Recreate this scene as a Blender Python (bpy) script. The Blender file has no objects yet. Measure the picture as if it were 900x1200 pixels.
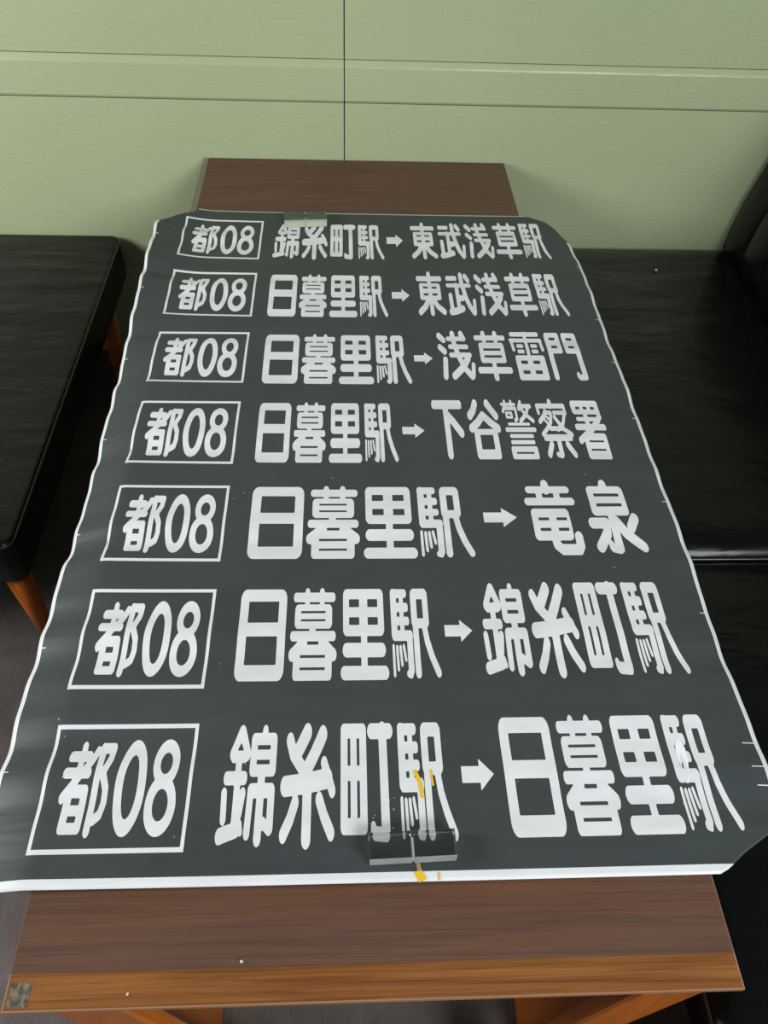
import bpy, bmesh, math, random
import numpy as np
from mathutils import Vector, Matrix
random.seed(4)
S = bpy.context.scene
C = S.collection
T = 0.60                     # height of the table top; below, z is measured from it

# ---------------------------------------------------------------- camera
cam_d = bpy.data.cameras.new('camera')
cam = bpy.data.objects.new('camera', cam_d)
C.objects.link(cam)
cam_d.sensor_fit = 'VERTICAL'
cam_d.sensor_height = 24.0
cam_d.lens = 946.7 / 1200 * 24.0
cam_d.clip_start = 0.02
R = Matrix(((0.99881391, 0.00273332, -0.04861381),
            (-0.03449632, 0.74434221, -0.6669068),
            (0.03436244, 0.66779278, 0.74355364)))
cam.matrix_world = Matrix.Translation((0.3396, -2.04408, T + 0.93353)) @ R.to_4x4()
S.camera = cam

# ---------------------------------------------------------------- light
S.view_settings.view_transform = 'Standard'
S.view_settings.look = 'None'
S.view_settings.gamma = 1
S.view_settings.exposure = 0.0
w = bpy.data.worlds.new('world')
S.world = w
w.use_nodes = True
w.node_tree.nodes['Background'].inputs[0].default_value = (0.93, 0.97, 1.0, 1)
w.node_tree.nodes['Background'].inputs[1].default_value = 0.135


def area(name, loc, target, sx, sy, power, col=(1, 1, 1)):
    l = bpy.data.lights.new(name, 'AREA')
    l.shape = 'RECTANGLE'
    l.size, l.size_y, l.energy, l.color = sx, sy, power, col
    o = bpy.data.objects.new(name, l)
    C.objects.link(o)
    o.location = loc
    o.rotation_euler = (Vector(target) - Vector(loc)).to_track_quat('-Z', 'Y').to_euler()
    return o


area('window_light_side', (-1.9, -1.55, T + 1.06), (0.35, -0.7, T), 1.0, 0.8, 54, (0.98, 0.99, 1.0))
area('window_light_rear', (2.0, -3.5, T + 1.75), (0.6, -0.8, T), 1.5, 1.1, 92, (0.93, 0.97, 1.0))


# ---------------------------------------------------------------- helpers
def link(name, me, m=None, parent=None, smooth=False):
    o = bpy.data.objects.new(name, me)
    C.objects.link(o)
    if m is not None:
        for x in (m if isinstance(m, (list, tuple)) else [m]):
            me.materials.append(x)
    if parent is not None:
        o.parent = parent
    if smooth:
        me.polygons.foreach_set('use_smooth', [True] * len(me.polygons))
    return o


def obj(name, bm, m=None, parent=None, smooth=False):
    me = bpy.data.meshes.new(name)
    bm.normal_update()
    bm.to_mesh(me)
    bm.free()
    return link(name, me, m, parent, smooth)


def tag(o, label=None, cat=None, group=None, kind=None):
    for k, v in (('label', label), ('category', cat), ('group', group), ('kind', kind)):
        if v:
            o[k] = v
    return o


def empty(name, loc=(0, 0, 0), rz=0):
    o = bpy.data.objects.new(name, None)
    o.empty_display_size = 0.05
    C.objects.link(o)
    o.location = loc
    o.rotation_euler = (0, 0, rz)
    return o


def box(x0, x1, y0, y1, z0, z1, bev=0.0, seg=2, bm=None):
    b = bmesh.new()
    bmesh.ops.create_cube(b, size=1)
    for v in b.verts:
        v.co = Vector((x0 + (v.co.x + .5) * (x1 - x0), y0 + (v.co.y + .5) * (y1 - y0), z0 + (v.co.z + .5) * (z1 - z0)))
    if bev:
        bmesh.ops.bevel(b, geom=b.edges[:], offset=bev, segments=seg, profile=0.5, affect='EDGES')
    return b


def prism(profile, axis, a0, a1):
    """extrude a closed 2D profile along an axis: axis 'x' -> profile (y,z); 'y' -> profile (x,z)"""
    b = bmesh.new()
    rings = []
    for a in (a0, a1):
        rings.append([b.verts.new((a, p, q) if axis == 'x' else (p, a, q)) for p, q in profile])
    n = len(profile)
    for i in range(n):
        b.faces.new((rings[0][i], rings[0][(i + 1) % n], rings[1][(i + 1) % n], rings[1][i]))
    b.faces.new(rings[0])
    b.faces.new(rings[1][::-1])
    bmesh.ops.recalc_face_normals(b, faces=b.faces[:])
    return b


def tube(pts, r, closed=False, n=8, radii=None):
    b = bmesh.new()
    P = [Vector(p) for p in pts]
    rings = []
    m = len(P)
    for i, p in enumerate(P):
        if closed:
            d = (P[(i + 1) % m] - P[i - 1]).normalized()
        else:
            d = (P[min(i + 1, m - 1)] - P[max(i - 1, 0)]).normalized()
        up = Vector((0, 0, 1)) if abs(d.z) < 0.9 else Vector((1, 0, 0))
        a = d.cross(up).normalized()
        c = a.cross(d)
        rr = radii[i] if radii else r
        rings.append([b.verts.new(p + rr * (math.cos(2 * math.pi * k / n) * a + math.sin(2 * math.pi * k / n) * c)) for k in range(n)])
    for i in range(m if closed else m - 1):
        A, B = rings[i], rings[(i + 1) % m]
        for k in range(n):
            b.faces.new((A[k], A[(k + 1) % n], B[(k + 1) % n], B[k]))
    if not closed:
        b.faces.new(rings[0][::-1])
        b.faces.new(rings[-1])
    bmesh.ops.recalc_face_normals(b, faces=b.faces[:])
    return b


# ---------------------------------------------------------------- materials
def mat(name, col, rough=0.5, spec=0.5, coat=0.0, trans=0.0, ior=1.45):
    m = bpy.data.materials.new(name)
    m.use_nodes = True
    p = m.node_tree.nodes['Principled BSDF']
    p.inputs['Base Color'].default_value = (*col, 1)
    p.inputs['Roughness'].default_value = rough
    p.inputs['Specular IOR Level'].default_value = spec
    p.inputs['Coat Weight'].default_value = coat
    p.inputs['Transmission Weight'].default_value = trans
    p.inputs['IOR'].default_value = ior
    return m


def N(m, t, **kw):
    n = m.node_tree.nodes.new(t)
    for k, v in kw.items():
        if k in n.inputs:
            n.inputs[k].default_value = v
        else:
            setattr(n, k, v)
    return n


def L(m, a, b):
    m.node_tree.links.new(a, b)


def coords(m, scale=(1, 1, 1), loc=(0, 0, 0)):
    tc = N(m, 'ShaderNodeTexCoord')
    mp = N(m, 'ShaderNodeMapping')
    mp.inputs['Scale'].default_value = scale
    mp.inputs['Location'].default_value = loc
    L(m, tc.outputs['Object'], mp.inputs['Vector'])
    return mp.outputs['Vector']


def noise(m, vec, scale, detail=4, rough=0.5, dist=0.0):
    n = N(m, 'ShaderNodeTexNoise')
    n.inputs['Scale'].default_value = scale
    n.inputs['Detail'].default_value = detail
    n.inputs['Roughness'].default_value = rough
    n.inputs['Distortion'].default_value = dist
    L(m, vec, n.inputs['Vector'])
    return n.outputs['Fac']


def ramp(m, fac, stops):
    r = N(m, 'ShaderNodeValToRGB')
    e = r.color_ramp.elements
    while len(e) < len(stops):
        e.new(0.5)
    for i, (p, c) in enumerate(stops):
        e[i].position = p
        e[i].color = (*c, 1) if len(c) == 3 else c
    L(m, fac, r.inputs['Fac'])
    return r.outputs['Color']


def bump(m, fac, strength, dist):
    b = N(m, 'ShaderNodeBump')
    b.inputs['Strength'].default_value = strength
    b.inputs['Distance'].default_value = dist
    L(m, fac, b.inputs['Height'])
    L(m, b.outputs['Normal'], m.node_tree.nodes['Principled BSDF'].inputs['Normal'])
    return b


def P(m):
    return m.node_tree.nodes['Principled BSDF']


# glossy green paint
m_wall = mat('green_gloss_paint', (0.4, 0.45, 0.25), 0.33, 0.45)
v = coords(m_wall)
L(m_wall, ramp(m_wall, noise(m_wall, v, 1.6, 5), [(0.3, (0.370, 0.430, 0.250)), (0.7, (0.405, 0.462, 0.275))]), P(m_wall).inputs['Base Color'])
v2 = coords(m_wall, (6, 6, 26))
bump(m_wall, noise(m_wall, v2, 6, 6, 0.6), 0.25, 0.004)
L(m_wall, ramp(m_wall, noise(m_wall, v, 14, 4), [(0.3, (0.22,) * 3), (0.7, (0.36,) * 3)]), P(m_wall).inputs['Roughness'])
m_gap = mat('dark_gap', (0.05, 0.06, 0.03), 0.9, 0.1)

# floor
m_floor = mat('worn_brown_floor', (0.05, 0.045, 0.04), 0.55, 0.3)
v = coords(m_floor, (1, 1, 1))
f1 = noise(m_floor, v, 7, 8, 0.65, 0.6)
L(m_floor, ramp(m_floor, f1, [(0.3, (0.070, 0.058, 0.050)), (0.7, (0.125, 0.108, 0.098))]), P(m_floor).inputs['Base Color'])
bump(m_floor, noise(m_floor, coords(m_floor, (30, 6, 1)), 5, 6), 0.4, 0.003)


def wood(name, c0, c1, c2, rough, sc=(1, 14, 14), coat=0.0, grain=0.85):
    m = mat(name, c1, rough, 0.4, coat)
    v = coords(m, sc)
    a = noise(m, v, 2.2, 8, 0.62, 0.8)
    col = ramp(m, a, [(0.25, c0), (0.5, c1), (0.78, c2)])
    fine = noise(m, coords(m, (sc[0] * 2.5, sc[1] * 9, sc[2] * 9)), 1.7, 4, 0.65, 0.5)
    fr = ramp(m, fine, [(0.36, (0.50, 0.47, 0.45)), (0.56, (1, 1, 1))])
    mx = N(m, 'ShaderNodeMix', data_type='RGBA', blend_type='MULTIPLY')
    mx.inputs[0].default_value = grain
    L(m, col, mx.inputs[6])
    L(m, fr, mx.inputs[7])
    L(m, mx.outputs[2], P(m).inputs['Base Color'])
    bump(m, fine, 0.15, 0.0006)
    return m


m_top = wood('walnut_veneer', (0.185, 0.068, 0.018), (0.265, 0.100, 0.027), (0.335, 0.135, 0.040), 0.36)
m_leg = wood('orange_varnished_wood', (0.36, 0.088, 0.009), (0.43, 0.112, 0.012), (0.50, 0.15, 0.02), 0.3, (10, 10, 1.0), 0.0, 0.25)
m_edge = mat('pale_edge_band', (0.33, 0.17, 0.09), 0.45)

# black leather
m_lea = mat('black_vinyl_leather', (0.003, 0.0034, 0.0034), 0.3, 0.30)
v = coords(m_lea, (2.2, 7, 4))
bb = N(m_lea, 'ShaderNodeMix', data_type='FLOAT')
bb.inputs[0].default_value = 0.015
L(m_lea, noise(m_lea, v, 2.0, 3, 0.45, 0.3), bb.inputs[2])
L(m_lea, noise(m_lea, coords(m_lea), 420, 2), bb.inputs[3])
bump(m_lea, bb.outputs[0], 0.4, 0.02)
L(m_lea, ramp(m_lea, noise(m_lea, coords(m_lea), 5, 6), [(0.3, (0.20,) * 3), (0.75, (0.34,) * 3)]), P(m_lea).inputs['Roughness'])
m_pipe = mat('black_piping', (0.018, 0.018, 0.017), 0.22, 0.6)

# roll-sign vinyl
m_dark = mat('charcoal_vinyl_print', (0.058, 0.070, 0.068), 0.42, 0.42)
v = coords(m_dark)
L(m_dark, ramp(m_dark, noise(m_dark, v, 6, 5), [(0.3, (0.042, 0.050, 0.051)), (0.7, (0.050, 0.060, 0.061))]), P(m_dark).inputs['Base Color'])
L(m_dark, ramp(m_dark, noise(m_dark, coords(m_dark, (1, 4, 1)), 9, 5), [(0.3, (0.44,) * 3), (0.7, (0.56,) * 3)]), P(m_dark).inputs['Roughness'])
bump(m_dark, noise(m_dark, coords(m_dark, (1.0, 7, 1)), 3.2, 3, 0.45), 0.6, 0.008)
m_white = mat('white_vinyl', (0.72, 0.74, 0.745), 0.42, 0.4)
L(m_white, ramp(m_white, noise(m_white, coords(m_white, (1, 3, 1)), 14, 6), [(0.3, (0.68, 0.69, 0.70)), (0.7, (0.78, 0.79, 0.80))]), P(m_white).inputs['Base Color'])
m_yel = mat('yellow_tape', (0.80, 0.50, 0.02), 0.4)
m_brn = mat('brown_tape_residue', (0.30, 0.24, 0.12), 0.5)
m_tape = mat('grey_tape_residue', (0.10, 0.085, 0.065), 0.5)
L(m_tape, ramp(m_tape, noise(m_tape, coords(m_tape, (40, 20, 20)), 6, 6), [(0.35, (0.03, 0.03, 0.03)), (0.65, (0.22, 0.17, 0.11))]), P(m_tape).inputs['Base Color'])
m_crumb = mat('pale_crumb', (0.75, 0.65, 0.5), 0.8)
m_acr = mat('clear_acrylic', (0.93, 0.96, 0.95), 0.03, 0.5, 0, 1.0, 1.47)

m_fro = mat('sawn_acrylic_edge', (0.90, 0.91, 0.86), 0.45, 0.5, 0, 0.75, 1.47)

# clouded clear table mat
m_mat = mat('clouded_clear_vinyl', (0.26, 0.215, 0.19), 0.2, 0.5)
tr = N(m_mat, 'ShaderNodeBsdfTransparent')
tr.inputs['Color'].default_value = (0.85, 0.83, 0.84, 1)
ms = N(m_mat, 'ShaderNodeMixShader')
hz = ramp(m_mat, noise(m_mat, coords(m_mat, (1, 2, 1)), 5, 6), [(0.3, (0.09,) * 3), (0.7, (0.15,) * 3)])
L(m_mat, hz, ms.inputs[0])
L(m_mat, tr.outputs[0], ms.inputs[1])
L(m_mat, P(m_mat).outputs[0], ms.inputs[2])
L(m_mat, ms.outputs[0], m_mat.node_tree.nodes['Material Output'].inputs['Surface'])

# ---------------------------------------------------------------- room
fl = obj('floor', box(-3.2, 3.1, -5.2, 0.02, -0.05, 0), m_floor)
tag(fl, kind='structure')
wl = obj('wall_back', box(-3.2, 3.1, 0.012, 0.12, 0, 2.4), m_gap)
tag(wl, kind='structure')
SEAM = 0.3415
G1, G2 = T + 0.2335, T + 0.138
for x0, x1 in ((-3.2, SEAM - 0.0012), (SEAM + 0.0012, 3.1)):
    obj('panel', box(x0, x1, 0.0, 0.012, 0.0, G2 - 0.0015, 0.001, 1), m_wall, wl)
    obj('panel', box(x0, x1, 0.0, 0.012, G1 + 0.0015, 2.4, 0.001, 1), m_wall, wl)
    pr = [(0.012, G2 + 0.001), (-0.001, G2 + 0.001), (-0.0035, G2 + 0.0035), (-0.005, G2 + 0.007), (-0.005, G1 - 0.016),
          (-0.0038, G1 - 0.012), (0.003, G1 - 0.003), (0.005, G1 - 0.001), (0.012, G1 - 0.001)]
    obj('rail', prism(pr, 'x', x0, x1), m_wall, wl)
tag(obj('wall_right', box(3.1, 3.2, -5.2, 0.12, 0, 2.4), m_wall), kind='structure')


# ---------------------------------------------------------------- table
tb = empty('table', (0.375, -0.94, 0))
tag(tb, 'long low brown wood table standing end-on to the green wall', 'table')
TX0, TX1, TY0, TY1 = 0.0, 0.75, -1.868, -0.006
off = Vector((-0.375, 0.94, 0))


def tpart(name, bm, m, smooth=False):
    for v in bm.verts:
        v.co += off
    return obj(name, bm, m, tb, smooth)


tpart('tabletop', box(TX0 + .0016, TX1 - .0016, TY0 + .0016, TY1 - .0016, T - 0.007, T), m_top)
tpart('tabletop_core', box(TX0 + .03, TX1 - .03, TY0 + .03, TY1 - .01, T - 0.024, T - 0.0072), m_top)
for a in ((TX0, TX0 + .0015, TY0, TY1), (TX1 - .0015, TX1, TY0, TY1), (TX0 + .0016, TX1 - .0016, TY0, TY0 + .0015),
          (TX0 + .0016, TX1 - .0016, TY1 - .0015, TY1)):
    tpart('edge_band', box(*a, T - 0.007, T + 0.0002), m_edge)
# aprons
for a in ((0.12, 0.63, -1.80, -1.78), (0.12, 0.63, -0.08, -0.06), (0.10, 0.12, -1.80, -0.06), (0.63, 0.65, -1.80, -0.06)):
    tpart('apron', box(*a, T - 0.085, T - 0.0242, 0.002), m_leg)


def table_leg(x0, x1, y0, y1, sx):
    """flat board leg, its foot drawn in under the table"""
    b = bmesh.new()
    top = [(x0, y0), (x1, y0), (x1, y1), (x0, y1)]
    cx = (x0 + x1) / 2
    r0 = [b.verts.new((x, y, T - 0.0075)) for x, y in top]
    r1 = [b.verts.new((cx + (x - cx) * .75 + sx, y0 + (y - y0) * .8, 0.0)) for x, y in top]
    for i in range(4):
        b.faces.new((r0[i], r0[(i + 1) % 4], r1[(i + 1) % 4], r1[i]))
    b.faces.new(r0)
    b.faces.new(r1[::-1])
    bmesh.ops.recalc_face_normals(b, faces=b.faces[:])
    bmesh.ops.bevel(b, geom=b.edges[:], offset=0.003, segments=1, affect='EDGES')
    return b


for x0, x1, y0, y1, sx in ((0.034, 0.108, -1.864, -1.842, 0.13), (0.654, 0.724, -1.864, -1.842, -0.13),
                           (0.034, 0.108, -0.05, -0.028, 0.13), (0.654, 0.724, -0.05, -0.028, -0.13)):
    tpart('leg', table_leg(x0, x1, y0, y1, sx), m_leg)
for x0, x1, y0, y1, sx in ((0.060, 0.082, -1.8418, -1.70, 0.06), (0.676, 0.698, -1.8418, -1.70, -0.06)):
    tpart('leg_gusset', table_leg(x0, x1, y0, y1, sx), m_leg)
tpart('tape_residue', box(0.0035, 0.024, -1.864, -1.842, T + .0001, T + .0004), m_tape)

mt = obj('table_mat', box(-0.0125, 0.7492, -1.834, -0.008, T + 0.0004, T + 0.0018), m_mat)
tag(mt, 'clouded clear vinyl mat lying over the brown table top, jutting past its left edge', 'table mat')

# ---------------------------------------------------------------- the roll sign
YT, YB = -0.285, -1.756
XL, XR = -0.070, 0.856
Lk = [(-.27, .020), (-.335, .020), (-.44, .021), (-.57, .016), (-.66, .008), (-.75, -.002), (-.83, -.016), (-.945, -.019), (-1.07, -.026), (-1.15, -.030),
      (-1.24, -.028), (-1.32, -.019), (-1.45, -.016), (-1.52, -.014), (-1.6, -.012), (-1.65, -.015), (-1.78, -.020)]
Rk = [(-.27, -.004), (-.38, -.010), (-.45, -.020), (-.584, -.009), (-.748, -.014), (-.892, -.002), (-.986, -.007), (-1.073, -.007), (-1.2, -.003),
      (-1.31, .000), (-1.43, -.018), (-1.51, -.012), (-1.58, -.003), (-1.64, .001), (-1.70, -.006), (-1.78, -.020)]


def knots(K, y):
    y = np.asarray(y, float)
    ks = np.array([k[0] for k in K])[::-1]
    vs = np.array([k[1] for k in K])[::-1]
    y = np.clip(y, ks[0], ks[-1] - 1e-9)
    i = np.clip(np.searchsorted(ks, y, side='right') - 1, 0, len(ks) - 2)
    t = (y - ks[i]) / (ks[i + 1] - ks[i])
    h = ks[i + 1] - ks[i]
    d = np.gradient(vs, ks)
    t2, t3 = t * t, t * t * t
    return (2 * t3 - 3 * t2 + 1) * vs[i] + (t3 - 2 * t2 + t) * h * d[i] + (-2 * t3 + 3 * t2) * vs[i + 1] + (t3 - t2) * h * d[i + 1]


def zs(x, y):
    """height of the sheet's upper face above the table top"""
    x = np.asarray(x, float)
    y = np.asarray(y, float)
    z = 0.0030 + 0 * x
    kl, kr = knots(Lk, y), knots(Rk, y)
    up = np.clip((0.05 - x) / 0.12, 0, 1.2) ** 1.7
    dn = np.clip((-0.003 - x) / 0.067, 0, 1.2) ** 1.35
    rt = np.clip((x - 0.752) / 0.105, 0, 1.2) ** 1.4
    z = z + np.maximum(kl, 0) * up + np.minimum(kl, 0) * dn + 0.5 * kr * rt
    # soft transverse waves left from having been rolled up, strongest at the free sides
    wv = (np.sin(y * 61 + 0.7) + 0.7 * np.sin(y * 97 + 2.1 + 1.2 * x) + 0.5 * np.sin(y * 37 + 1.0 + 2 * x))
    amp = 0.00045 + 0.0026 * np.exp(-np.clip(x + 0.07, 0, 9) / 0.14) + 0.0008 * np.exp(-np.clip(0.857 - x, 0, 9) / 0.09)
    return z + amp * (wv + 1.9)


def xl(y):
    c = np.interp(y, [-0.366, -0.292], [0, 1])
    return XL + 0.080 * c


def xr(y):
    c = np.interp(y, [-0.46, -0.41, -0.377, -0.345, -0.31, -0.285], [0, 0.08, 0.20, 0.30, 0.47, 0.9])
    c2 = np.interp(y, [-1.757, -1.750, -1.737, -1.714, -1.700], [1, 0.85, 0.68, 0.28, 0])
    return XR - 0.108 * c - 0.10 * c2


ys = [YT, YT - 0.0035]
ys += list(np.arange(YT - 0.010, YB + 0.020, -0.0058))
ys += [YB + 0.0108, YB + 0.009, YB + 0.005, YB]
ncol = 150
V, F, FM = [], [], []
Wc = ncol + 2
for j, y in enumerate(ys):
    a, b = float(xl(y)), float(xr(y))
    xsr = [a, a + 0.0054] + list(np.linspace(a + 0.0054, b - 0.0054, ncol)[1:-1]) + [b - 0.0054, b]
    z = zs(np.array(xsr), np.full(len(xsr), y))
    for x_, z_ in zip(xsr, z):
        V.append((x_, y, T + float(z_)))
for j in range(len(ys) - 1):
    for i in range(Wc - 1):
        F.append((j * Wc + i, (j + 1) * Wc + i, (j + 1) * Wc + i + 1, j * Wc + i + 1))
        ym = 0.5 * (ys[j] + ys[j + 1])
        white = ym < YB + 0.0108 or (ym > YT - 0.0036)
        if i == 0 and -1.76 < ym < -0.366:
            white = True
        if i == Wc - 2 and -1.70 < ym < -0.40:
            white = True
        FM.append(1 if white else 0)
me = bpy.data.meshes.new('bus_roll_sign')
me.from_pydata(V, [], F)
me.update()
sign = link('bus_roll_sign', me, [m_dark, m_white], None, True)
me.polygons.foreach_set('material_index', FM)
tag(sign, 'large charcoal vinyl bus destination sheet with seven rows of white Japanese lettering', 'roll sign')
sm = sign.modifiers.new('thickness', 'SOLIDIFY')
sm.thickness = 0.0006
sm.offset = -1

# ---- lettering: every character is drawn as strokes (S), blocks (B), ovals (E)
# and holes (H, HE) in a 100 x 100 square, y downwards
G = {
'0': 'E 50 50 50 50;HE 50 50 24 33',
'8': 'E 52 26 44 26;E 49 70 51 30.5;HE 52 26.5 20 12;HE 49 69.5 25 16',
'都': 'S 12 31 6 31 38;S 13 9 17 45 17;S 12 61 11 52 24 38 36 22 50 7 61;S 12 6 36 52 36;B 12 48 58 97 6;H 27 61 44 68;H 27 79 44 85.5;'
      'S 13 72 8 71 94;S 12 72 8 94 8;S 12 94 8 92 20 82 36;S 12 82 36 93 52 94 66 90 78 80 83 73 83',
'錦': 'S 14 33 7 20 25;S 14 33 7 44 25;B 17 22 45 33 3;HT 32 15 26 22 38 22;S 11 31 30 31 88;B 6 40 48 51.5 5;S 10 9 58 11 78;S 10 42 58 38 74;'
      'S 13 7 91 36 86;S 7 41 82 43 88;S 10 76 5 74 12;B 51 7 99 45 6;H 63 17.5 87 21.5;H 63 30.5 87 34.5;S 13 74 42 73 93;'
      'B 51 50 99 62 6;S 11 56 56 54 89;S 12 93 56 93 85;S 9 92 87 82 82;S 7 82 80 82 84',
'糸': 'S 16 47 7 32 22;S 14 15 14 22 26 44 42;S 16 76 9 60 27 44 43;S 17 9 53 45 51 86 47;S 12 79 34 94 57;S 16 49 48 49 94;'
      'S 13 28 66 20 79 9 91;S 13 71 64 80 77 92 90',
'町': 'B 1 0 49 92 6;H 14 13 19 37;H 31 13 36 37;H 14 49.5 19 79;H 31 49.5 36 79;B 51 0 100 14 8;S 15 80 6 81 90;S 13 81 93 62 92;S 9 59 86 59 91',
'駅': 'B 0 0.5 36 11 5;B 0 0 13 58 5;B 19 3 28 58 1;B 3 16.5 38 27 4;B 5 32.5 39 42.5 4;B 1 48 45 59.5 5;S 12 38 54 38 64 38 90;S 8 37 95 32 94;'
      'S 5.2 3 65 3 95;S 5.2 10.5 66 11.5 89;S 5.2 17.5 66 19.5 84;S 5 24.5 65 28 79;'
      'B 44 0 82 46 8;H 57 12.5 70 34.5;S 12 52 40 52.5 93;S 11 71 44 75 60 83 76 94 93',
'東': 'S 12 50 4 50 95;B 3 8 97 20 6;B 12 25 88 65 6;H 25 34 43 39;H 57 34 75 39;H 25 50 43 55;H 57 50 75 55;S 13 42 63 28 80 8 93;S 13 58 63 72 80 92 92',
'武': 'B 3 7 44 18 5;B 1 25 92 35.5 5;S 12 76 8 84 17;S 13 59 6 60 30 66 56 76 78 88 93;S 9 91 93 96 66;S 12 12 55 13 90;S 12 38 30 38 88;S 12 38 60 54 60;S 14 8 92 26 90 50 84',
'浅': 'S 12 6 9 18 18;S 12 5 34 17 43;S 12 17 60 12 93;B 27 10 86 20 5;B 30 27.5 90 38 5;B 30 45 96 55 5;S 12 47 5 49 25 56 50 70 76 88 93;'
      'S 9 92 92 97 70;S 12 73 5 79 14;S 13 84 57 66 75 38 92',
'草': 'S 11 32 4 32 14;S 11 68 4 68 14;B 3 7 97 18 5;B 27 16 38 26 0;B 62 16 73 26 0;B 13 23 88 66 6;H 25 36 77 41;H 25 50 77 55;B 44 64 56 76 0;'
      'B 0 74 100 87 6;S 12 50 85 50 95',
'日': 'B 0 0 100 100 12;H 18 14 83 38;H 18 53.5 83 83',
'暮': 'S 11 36 4 36 12;S 11 68 4 68 12;B 6 4 97 15 5;B 31 12 41 20 0;B 63 12 73 20 0;B 10 17.5 90 45.5 7;H 23 25 76 27.6;H 23 34.5 76 37;B 42 44 55 50 0;'
      'B 2 48 98 59 5;S 14 28 62 7 73;S 14 72 62 93 73;B 10 62.5 90 100 6;B 22 57 38 64 0;B 62 57 78 64 0;H 24 73 76 76;H 24 86 76 89',
'里': 'B 5 0 93 54 8;H 18 12 40 21;H 58 12 80 21;H 18 32.5 40 41.5;H 58 32.5 80 41.5;B 43 50 56 90 0;B 4 61 95 76 8;B 0 85 100 100 8',
'雷': 'B 5 0 93 9 4;B 0 13 99 22 4;S 9 6 18 8 38;S 9 93 18 95 38;S 10 50 4 50 46;B 19 26 39 34.5 3;B 19 38 39 46 3;B 61 26 81 34.5 3;B 61 38 81 46 3;'
      'B 8 50 95 100 6;H 22 60.5 42 67.5;H 58 60.5 78 67.5;H 22 80.5 42 87.5;H 58 80.5 78 87.5',
'門': 'B 2 1 46 46 6;H 15 10.5 33 16.5;H 15 29 33 35;S 12 8 8 8 93;B 54 1 98 46 6;H 67 10.5 85 16.5;H 67 29 85 35;S 13 92 8 92 92;S 10 90 94 76 94;S 8 73 88 73 92',
'下': 'B 3 0 97 16 6;S 15 45 10 45 92;S 14 50 28 66 40 86 58',
'谷': 'S 14 30 6 22 18 9 28;S 14 68 6 80 18 90 28;S 13 49 27 32 39 9 50;S 13 49 27 68 39 91 50;B 15 51 87 100 7;H 32 61 71 84',
'警': 'B 14 40 82 45 2;B 3 48 98 56 4;B 13 59.5 86 66 3;B 13 69.5 86 76 3;B 10 79 90 100 5;H 24 88 77 91;B 2 4 50 9.5 3;S 7 16 2 16 9;S 7 36 2 36 9;'
      'S 7 12 12 6 20;S 7 12 14 47 14 46 33 40 36;B 12 20 34 33 2;H 18 25 28 28;S 8 66 3 58 15;S 8 60 10 95 10;S 8 88 12 76 26 56 37;S 8 66 16 76 26 95 37',
'察': 'S 12 50 3 50 9;B 3 5 97 14 5;S 9 8 10 8 22;S 9 92 10 92 22;S 9 30 19 22 28 6 38;S 8 28 22 46 22 40 38 24 50 6 60;S 6 18 32 28 40;S 6 26 27 36 34;'
      'S 8 56 22 90 22 76 42 56 52;S 9 54 30 72 50 95 60;B 30 46 70 54 3;B 6 60 94 71 5;S 13 50 66 50 91;S 9 48 94 38 92;S 12 26 76 13 92;S 12 74 76 90 92',
'署': 'B 6 0 94 25 6;H 20 10.5 33 15.5;H 44 10.5 56 15.5;H 67 10.5 80 15.5;B 12 30 76 37.5 4;S 11 44 24 44 50;B 2 42 98 53 5;S 10 88 28 70 42 42 56 8 70;B 20 58 90 100 6;H 33 70 78 73;H 33 83 78 86',
'竜': 'S 13 48 5 48 12;B 8 7 94 17.5 6;B 27 15 39 26 0;B 61 15 73 26 0;B 2 24 99 35 6;B 10 39.5 82 82 7;H 22 52 42 56;H 56 52 76 56;H 22 66 42 70;H 56 66 76 70;'
      'S 13 47 78 48 88 56 94 86 94 91 88 91 78',
'泉': 'S 13 48 5 46 12;B 13 7 84 50 7;H 25 18 74 22.5;H 25 32.5 74 37;S 13 48 47 48 92;S 11 46 94 36 92;S 8 34 87 34 92;S 13 8 60 34 60;S 13 34 60 31 74 13 91;S 13 90 54 79 66;S 13 54 58 66 73 93 91',
'>': 'P 0 24 56 24 56 0 100 50 56 100 56 76 0 76',
}


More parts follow.
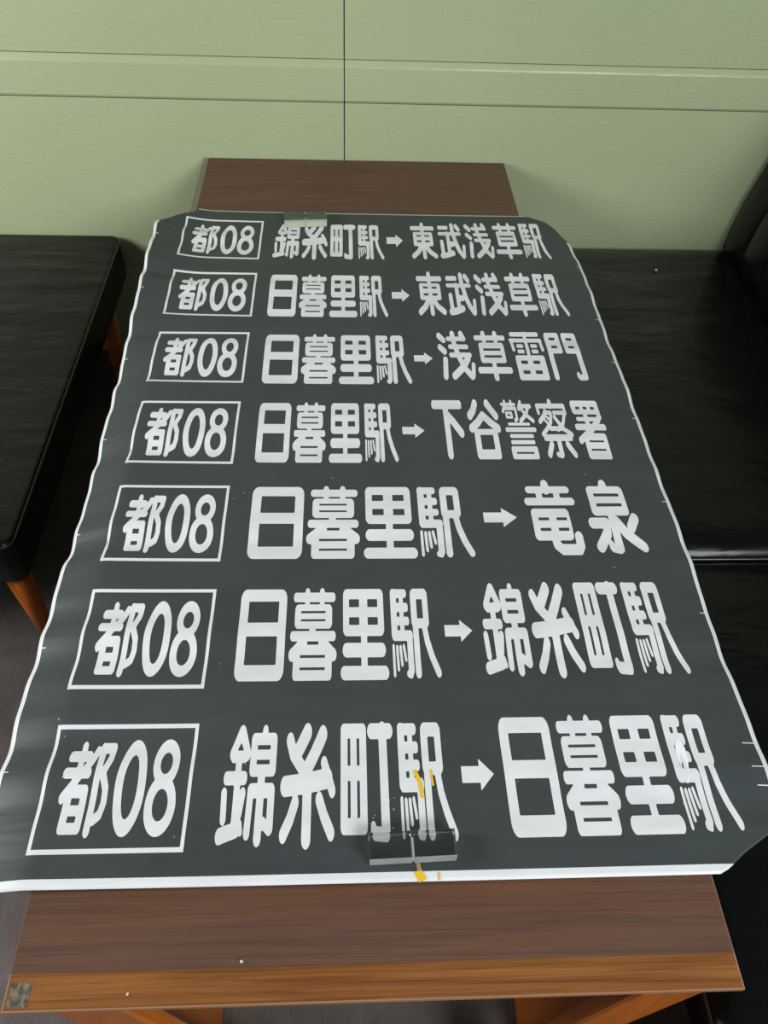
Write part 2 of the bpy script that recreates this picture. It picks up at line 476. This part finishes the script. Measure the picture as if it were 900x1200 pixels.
def field(ops, X, Y, bold=0.0):
    D = np.full(X.shape, 99.0)
    for op in ops.split(';'):
        t = op.split()
        if not t:
            continue
        k, a = t[0], [float(q) for q in t[1:]]
        if k == 'S':
            r = a[0] / 2 + bold
            pts = list(zip(a[1::2], a[2::2]))
            d = np.full(X.shape, 99.0)
            for (x0, y0), (x1, y1) in zip(pts[:-1], pts[1:]):
                dx, dy = x1 - x0, y1 - y0
                h = np.clip(((X - x0) * dx + (Y - y0) * dy) / max(dx * dx + dy * dy, 1e-6), 0, 1)
                d = np.minimum(d, np.hypot(X - x0 - h * dx, Y - y0 - h * dy) - r)
            D = np.minimum(D, d)
        elif k in 'BH':
            x0, y0, x1, y1 = a[:4]
            r = a[4] if k == 'B' else 0.0
            qx = np.abs(X - (x0 + x1) / 2) - (x1 - x0) / 2 + r
            qy = np.abs(Y - (y0 + y1) / 2) - (y1 - y0) / 2 + r
            d = np.hypot(np.maximum(qx, 0), np.maximum(qy, 0)) + np.minimum(np.maximum(qx, qy), 0) - r
            D = np.minimum(D, d) if k == 'B' else np.maximum(D, -d)
        elif k in ('E', 'HE'):
            d = (np.sqrt(((X - a[0]) / a[2]) ** 2 + ((Y - a[1]) / a[3]) ** 2) - 1) * min(a[2], a[3])
            D = np.minimum(D, d) if k == 'E' else np.maximum(D, -d)
        elif k in ('P', 'HT'):
            pts = list(zip(a[0::2], a[1::2]))
            dd = np.full(X.shape, 1e9)
            ins = np.zeros(X.shape, bool)
            for i in range(len(pts)):
                (x0, y0), (x1, y1) = pts[i], pts[(i + 1) % len(pts)]
                dx, dy = x1 - x0, y1 - y0
                h = np.clip(((X - x0) * dx + (Y - y0) * dy) / (dx * dx + dy * dy), 0, 1)
                dd = np.minimum(dd, np.hypot(X - x0 - h * dx, Y - y0 - h * dy))
                if dy:
                    c = ((Y < y0) != (Y < y1)) & (X < x0 + (Y - y0) * dx / dy)
                    ins ^= c
            d = np.where(ins, -dd, dd)
            D = np.minimum(D, d) if k == 'P' else np.maximum(D, -d)
    return D


GC = {}


def glyph(ch):
    """outline filled by marching squares -> (Nx2 points 0..1, faces)"""
    if ch in GC:
        return GC[ch]
    nx, ny = 84, 100
    gx = np.linspace(-4, 104, nx)
    gy = np.linspace(-4, 104, ny)
    X, Y = np.meshgrid(gx, gy)
    D = field(G[ch], X, Y, 0.9 if ch in '東武浅草門下谷署竜泉' else 0.0)
    D = np.where(np.abs(D) < 1e-4, 1e-4, D)
    vid, pts, faces = {}, [], []

    def node(i, j):
        k = (i, j)
        if k not in vid:
            vid[k] = len(pts)
            pts.append((gx[i], gy[j]))
        return vid[k]

    def cut(i0, j0, i1, j1):
        k = (i0, j0, i1, j1) if (i0, j0) < (i1, j1) else (i1, j1, i0, j0)
        if k not in vid:
            a, b = D[j0, i0], D[j1, i1]
            t = a / (a - b)
            vid[k] = len(pts)
            pts.append((gx[i0] + t * (gx[i1] - gx[i0]), gy[j0] + t * (gy[j1] - gy[j0])))
        return vid[k]

    In = D < 0
    cnt = In[:-1, :-1].astype(int) + In[1:, :-1] + In[:-1, 1:] + In[1:, 1:]
    for j, i in zip(*np.nonzero(cnt)):
        cs = [(i, j), (i, j + 1), (i + 1, j + 1), (i + 1, j)]
        poly = []
        for q in range(4):
            a, b = cs[q], cs[(q + 1) % 4]
            ia, ib = In[a[1], a[0]], In[b[1], b[0]]
            if ia:
                poly.append(node(*a))
            if ia != ib:
                poly.append(cut(*a, *b))
        if len(poly) > 2:
            faces.append(poly)
    GC[ch] = (np.array(pts) / 100, faces)
    return GC[ch]


LIFT = 0.00035


def print_mesh(name, items, parent, m=m_white):
    """items: (points Nx2 in sheet metres, faces)"""
    V, F = [], []
    for pts, faces in items:
        n = len(V)
        z = zs(pts[:, 0], pts[:, 1]) + T + LIFT
        V += [(float(x), float(y), float(q)) for (x, y), q in zip(pts, z)]
        F += [tuple(n + k for k in f) for f in faces]
    me = bpy.data.meshes.new(name)
    me.from_pydata(V, [], F)
    me.update()
    return link(name, me, m, parent, True)


def place(ch, x0, x1, y0, y1, shy=0.0):
    p, f = glyph(ch)
    q = np.empty_like(p)
    q[:, 0] = x0 + p[:, 0] * (x1 - x0)
    q[:, 1] = y0 + p[:, 1] * (y1 - y0) + shy * p[:, 0]
    return q, f


def strip(x0, y0, x1, y1, w, n=30):
    """flat band of width w from point to point, cut into n pieces"""
    d = np.array([x1 - x0, y1 - y0])
    ln = np.hypot(*d)
    d /= ln
    nrm = np.array([-d[1], d[0]]) * w / 2
    t = np.linspace(0, ln, n + 1)
    a = np.array([[x0, y0]]) + t[:, None] * d + nrm
    b = np.array([[x0, y0]]) + t[:, None] * d - nrm
    pts = np.vstack([a, b])
    return pts, [(i, i + n + 1, i + n + 2, i + 1) for i in range(n)]


BX0, BX1 = -0.0125, 0.1590
rows = [  # box top, box bottom, lines of text: (chars, x0, x1, ytop, ybottom, slope), arrow centre
    (-.331, -.486, [('錦糸町駅', .186, .427, -.337, -.484, 0.0), ('東武浅草駅', .487, .795, -.326, -.476, 0.0015)], (.434, .470, -.403), .026),
    (-.543, -.695, [('日暮里駅', .188, .427, -.545, -.696, 0.0), ('東武浅草駅', .488, .794, -.532, -.686, 0.0)], (.437, .473, -.617), .022),
    (-.749, -.898, [('日暮里駅', .191, .463, -.753, -.902, 0.0), ('浅草雷門', .518, .790, -.740, -.888, 0.0)], (.470, .505, -.825), .018),
    (-.952, -1.104, [('日暮里駅', .193, .429, -.953, -1.103, 0.0), ('下谷警察署', .491, .793, -.944, -1.094, 0.0)], (.438, .476, -1.025), .018),
    (-1.157, -1.305, [('日暮里駅', .196, .534, -1.157, -1.303, 0.0), ('竜泉', .621, .798, -1.145, -1.296, 0.0)], (.554, .606, -1.223), .020),
    (-1.360, -1.512, [('日暮里駅', .195, .467, -1.358, -1.505, 0.0), ('錦糸町駅', .526, .802, -1.349, -1.503, 0.0)], (.476, .514, -1.430), .018),
    (-1.566, -1.716, [('錦糸町駅', .192, .469, -1.566, -1.716, 0.0), ('日暮里駅', .531, .804, -1.561, -1.711, 0.0)], (.479, .518, -1.635), .020),
]
for bt, bb_, texts, ar, hh in rows:
    lw, lh = 0.0042, 0.0056
    it = [strip(BX0, bt, BX1, bt, lh), strip(BX0, bb_, BX1, bb_, lh),
          strip(BX0 + lw / 2, bt, BX0 + lw / 2, bb_, lw), strip(BX1 - lw / 2, bt, BX1 - lw / 2, bb_, lw)]
    frame = print_mesh('number_frame', it, sign)
    gy0, gy1 = bt - 0.018, bb_ + 0.015
    print_mesh('route_number', [place('都', .0085, .0640, gy0, gy1), place('0', .0705, .1055, gy0 + .001, gy1), place('8', .1085, .1430, gy0 + .001, gy1)], sign)
    for txt, x0, x1, y0, y1, sl in texts:
        n = len(txt)
        gap = 0.0055 if n > 2 else 0.012
        cw = ((x1 - x0) - gap * (n - 1)) / n
        # 駅 has a long foot and is set a little tight on its left
        it = []
        for k, ch in enumerate(txt):
            a = x0 + k * (cw + gap)
            it.append(place(ch, a, a + cw, y0 + sl * k, y1 + sl * k))
        print_mesh('station_name', it, sign)
    print_mesh('arrow', [place('>', ar[0], ar[1], ar[2] + hh, ar[2] - hh)], sign)

# nicks at the edges where the printing has worn off
nick = []
for y in (-.42, -.62, -.825, -1.035, -1.24, -1.445, -1.62):
    nick.append(strip(XL + .004, y, XL + .011, y, .0014, 3))
for y in (-.49, -.69, -.83, -.99, -1.19, -1.40, -1.600, -1.632, -1.655):
    nick.append(strip(XR - .012 if y > -1.59 else XR - .02, y, XR - .004, y - .001, .0013, 3))
for k in range(16):
    x, y = random.uniform(0.345, 0.40), random.uniform(-1.70, -1.655)
    nick.append(strip(x, y, x + random.uniform(.0004, .0014), y - random.uniform(0, .002), .0008, 1))
for k in range(22):
    x, y = random.uniform(-0.03, 0.82), random.uniform(-1.74, -1.1)
    nick.append(strip(x, y, x + random.uniform(.0006, .0018), y - random.uniform(-.001, .002), .0008, 1))
tag(print_mesh('worn_nicks', nick, sign), kind='stuff')

LIFT = 0.0008
print_mesh('tape_scrap', [strip(.4225, -1.629, .428, -1.643, .0050, 5), strip(.428, -1.642, .4305, -1.662, .0046, 5)], sign, m_yel)
print_mesh('tape_scrap', [strip(.442, -1.628, .4437, -1.648, .0026, 4)], sign, m_yel)
print_mesh('tape_scrap', [strip(.4190, -1.7445, .4245, -1.7555, .0092, 4)], sign, m_yel)
print_mesh('tape_scrap', [strip(.4425, -1.747, .4425, -1.7555, .0020, 4)], sign, m_yel)
tag(print_mesh('tape_scrap', [strip(.4195, -1.731, .4212, -1.745, .0045, 4)], sign, m_brn), 'brownish tape residue')


m_peel_sheen = mat('peel_with_painted_sheen', (0.86, 0.90, 0.93), 0.2)  # peeled film; its glossy sheen is painted in as a bright bluish base colour
pe = np.array([(.7665, -1.594), (.7710, -1.596), (.7735, -1.606), (.7730, -1.618), (.7705, -1.630), (.7668, -1.648), (.7635, -1.652), (.7610, -1.640),
               (.7612, -1.626), (.7600, -1.614), (.7620, -1.602)])
LIFT = 0.0006
print_mesh('peeled_sheen_patch', [(pe + np.array([-0.0125, 0]), [tuple(range(len(pe)))[::-1]])], sign, m_peel_sheen)

# ---------------------------------------------------------------- acrylic weights
def weight(x0, x1, y0, y1, h, rz, label):
    cx, cy = (x0 + x1) / 2, (y0 + y1) / 2
    xs_, ys_ = np.meshgrid(np.linspace(x0, x1, 9), np.linspace(y0, y1, 9))
    zt = T + float(zs(xs_, ys_).max()) + 0.0008
    r = empty('acrylic_weight', (cx, cy, zt), rz)
    tag(r, label, 'paperweight', 'clear acrylic weights holding the sign')
    hw, hd = (x1 - x0) / 2, (y1 - y0) / 2
    for s in (-1, 1):
        a, b = (-hw, -0.0012) if s < 0 else (0.0012, hw)
        pr = [(-hd, 0), (hd, 0), (hd, h), (-hd + 0.003, h), (-hd, h - 0.003)]
        bm = box(a, b, -hd, hd, 0, h, 0.0004, 1)
        blk = obj('block', bm, [m_acr, m_fro], r)
        for f in blk.data.polygons:
            if f.normal.y < -0.5:
                f.material_index = 1
    obj('hinge_strip', box(-0.0012, 0.0012, -hd + .002, hd - .002, 0, 0.002), m_white, r)


weight(.206, .300, -.352, -.312, .017, 0.08, 'clear acrylic block weight on the far edge of the sign, near the wall')
weight(.3655, .4625, -1.7365, -1.7070, .018, 0.03, 'clear acrylic block weight on the near edge of the sign, by yellow tape scraps')

# ---------------------------------------------------------------- benches
SZ = T - 0.21


def rounded_rect(x0, x1, y0, y1, r, z, n=6):
    out = []
    for cx, cy, a0 in ((x1 - r, y1 - r, 0), (x0 + r, y1 - r, 90), (x0 + r, y0 + r, 180), (x1 - r, y0 + r, 270)):
        for k in range(n + 1):
            a = math.radians(a0 + 90 * k / n)
            out.append((cx + r * math.cos(a), cy + r * math.sin(a), z))
    return out


def cushion(x0, x1, y0, y1, z0, z1, corner, edge, crown=0.006, roll=1.0):
    """slab with rounded plan corners, a rounded upper rim and a slightly crowned top"""
    b = bmesh.new()
    prof = [(0.004, z0), (0, z0 + 0.006), (0, z1 - edge)]
    for k in range(1, 11):
        a = math.pi / 2 * k / 10
        prof.append((edge * roll * (1 - math.cos(a)), z1 - edge + edge * math.sin(a)))
    rings = []
    for ins, z in prof:
        rings.append([b.verts.new(p) for p in rounded_rect(x0 + ins, x1 - ins, y0 + ins, y1 - ins, max(corner - ins, 0.004), z, 8)])
    for f in (0.93, 0.8, 0.6, 0.35, 0.1):
        cx, cy = (x0 + x1) / 2, (y0 + y1) / 2
        e = prof[-1][0]
        base = rounded_rect(x0 + e, x1 - e, y0 + e, y1 - e, max(corner - e, 0.004), z1, 8)
        rings.append([b.verts.new((cx + (p[0] - cx) * f, cy + (p[1] - cy) * f, z1 + crown * (1 - f * f))) for p in base])
    n = len(rings[0])
    for A, B in zip(rings[:-1], rings[1:]):
        for k in range(n):
            b.faces.new((A[k], A[(k + 1) % n], B[(k + 1) % n], B[k]))
    b.faces.new(rings[-1])
    b.faces.new(rings[0][::-1])
    bmesh.ops.recalc_face_normals(b, faces=b.faces[:])
    return b


def bench(x0, x1, y0, y1, th, corner, legs, name, label, edge=0.010, roll=1.0):
    r = empty(name, ((x0 + x1) / 2, (y0 + y1) / 2, 0))
    o = Vector((-(x0 + x1) / 2, -(y0 + y1) / 2, 0))

    def part(nm, bm, m, smooth=True):
        for v in bm.verts:
            v.co += o
        return obj(nm, bm, m, r, smooth)
    part('seat', cushion(x0, x1, y0, y1, SZ - th, SZ, corner, edge, 0.006, roll), m_lea)
    pp = rounded_rect(x0 + .001, x1 - .001, y0 + .001, y1 - .001, corner, SZ - edge * .9, 8)
    part('piping', tube(pp, 0.0034, True), m_pipe)
    for (lx, ly, sx, sy) in legs:
        part('leg', tube([(lx, ly, SZ - th + 0.002), (lx + sx, ly + sy, 0.0)], 0, False, 16, [0.026, 0.014]), m_leg)
    return r, part


lb, _ = bench(-1.05, -0.262, -1.098, -0.012, 0.112, 0.026,
              [(-0.300, -1.058, 0.000, 0.012), (-0.290, -0.205, 0.0, 0.0), (-1.0, -1.05, 0, 0), (-1.0, -0.06, 0, 0)], 'bench',
              'backless black leather bench with orange wooden legs, on the left of the table')
tag(lb, 'backless black leather bench with orange wooden legs, on the left of the table', 'bench')


def backrest(part, y0, y1, nch):
    prof = [(1.402, -.240), (1.396, -.215), (1.398, -.164), (1.407, -.089), (1.434, .032), (1.465, .15), (1.49, .25), (1.505, .285), (1.53, .30),
            (1.56, .29), (1.575, .25), (1.575, -.24)]
    st = (y1 - y0) / nch
    for k in range(nch):
        b = bmesh.new()
        a0, a1 = y0 + k * st, y0 + (k + 1) * st
        rings = []
        for t, ins in ((0.0, 0.010), (0.03, 0.004), (0.09, 0.0), (0.5, -0.002), (0.91, 0.0), (0.97, 0.004), (1.0, 0.010)):
            y = a0 + t * (a1 - a0)
            rings.append([b.verts.new((p[0] + (ins if i < 8 else 0), y, T + p[1] - (ins if 6 < i < 10 else 0))) for i, p in enumerate(prof)])
        n = len(prof)
        for A, B in zip(rings[:-1], rings[1:]):
            for q in range(n):
                b.faces.new((A[q], A[(q + 1) % n], B[(q + 1) % n], B[q]))
        b.faces.new(rings[0][::-1])
        b.faces.new(rings[-1])
        bmesh.ops.recalc_face_normals(b, faces=b.faces[:])
        part('back_pad', b, m_lea)
    part('back_frame', box(1.577, 1.60, y0, y1, 0.25, T + .28), m_lea, False)


for (y0, y1, lab) in ((-1.113, -0.008, 'black leather bench with padded back on the right, far one beside the green wall'),
                      (-2.25, -1.124, 'black leather bench on the right, the near one, mostly hidden under the sheet')):
    rb, part = bench(0.80, 1.43, y0, y1, 0.11, 0.02,
                     [(0.86, y0 + .06, .0, 0), (0.86, y1 - .06, .0, 0), (1.36, y0 + .06, 0, 0), (1.36, y1 - .06, 0, 0)], 'bench', lab, 0.036, 2.6)
    tag(rb, lab, 'bench')
    backrest(part, y0, y1, 9)


# ---------------------------------------------------------------- crumbs
def crumb(x, y, z, r, label, m=m_crumb):
    b = bmesh.new()
    bmesh.ops.create_icosphere(b, subdivisions=1, radius=r)
    for v in b.verts:
        v.co *= random.uniform(0.75, 1.2)
        v.co.z *= 0.6
    o = obj('crumb', b, m)
    o.location = (x, y, z + r * 0.5)
    tag(o, label, 'crumb')


crumb(0.2325, -1.829, T + 0.002, 0.0018, 'tiny pale crumb on the clear mat near the front of the table')
crumb(0.1210, -1.855, T, 0.0016, 'tiny pale crumb on the bare orange strip of the table front')
crumb(1.165, -0.165, SZ + 0.004, 0.004, 'small tan crumb on the black seat beside the green wall')
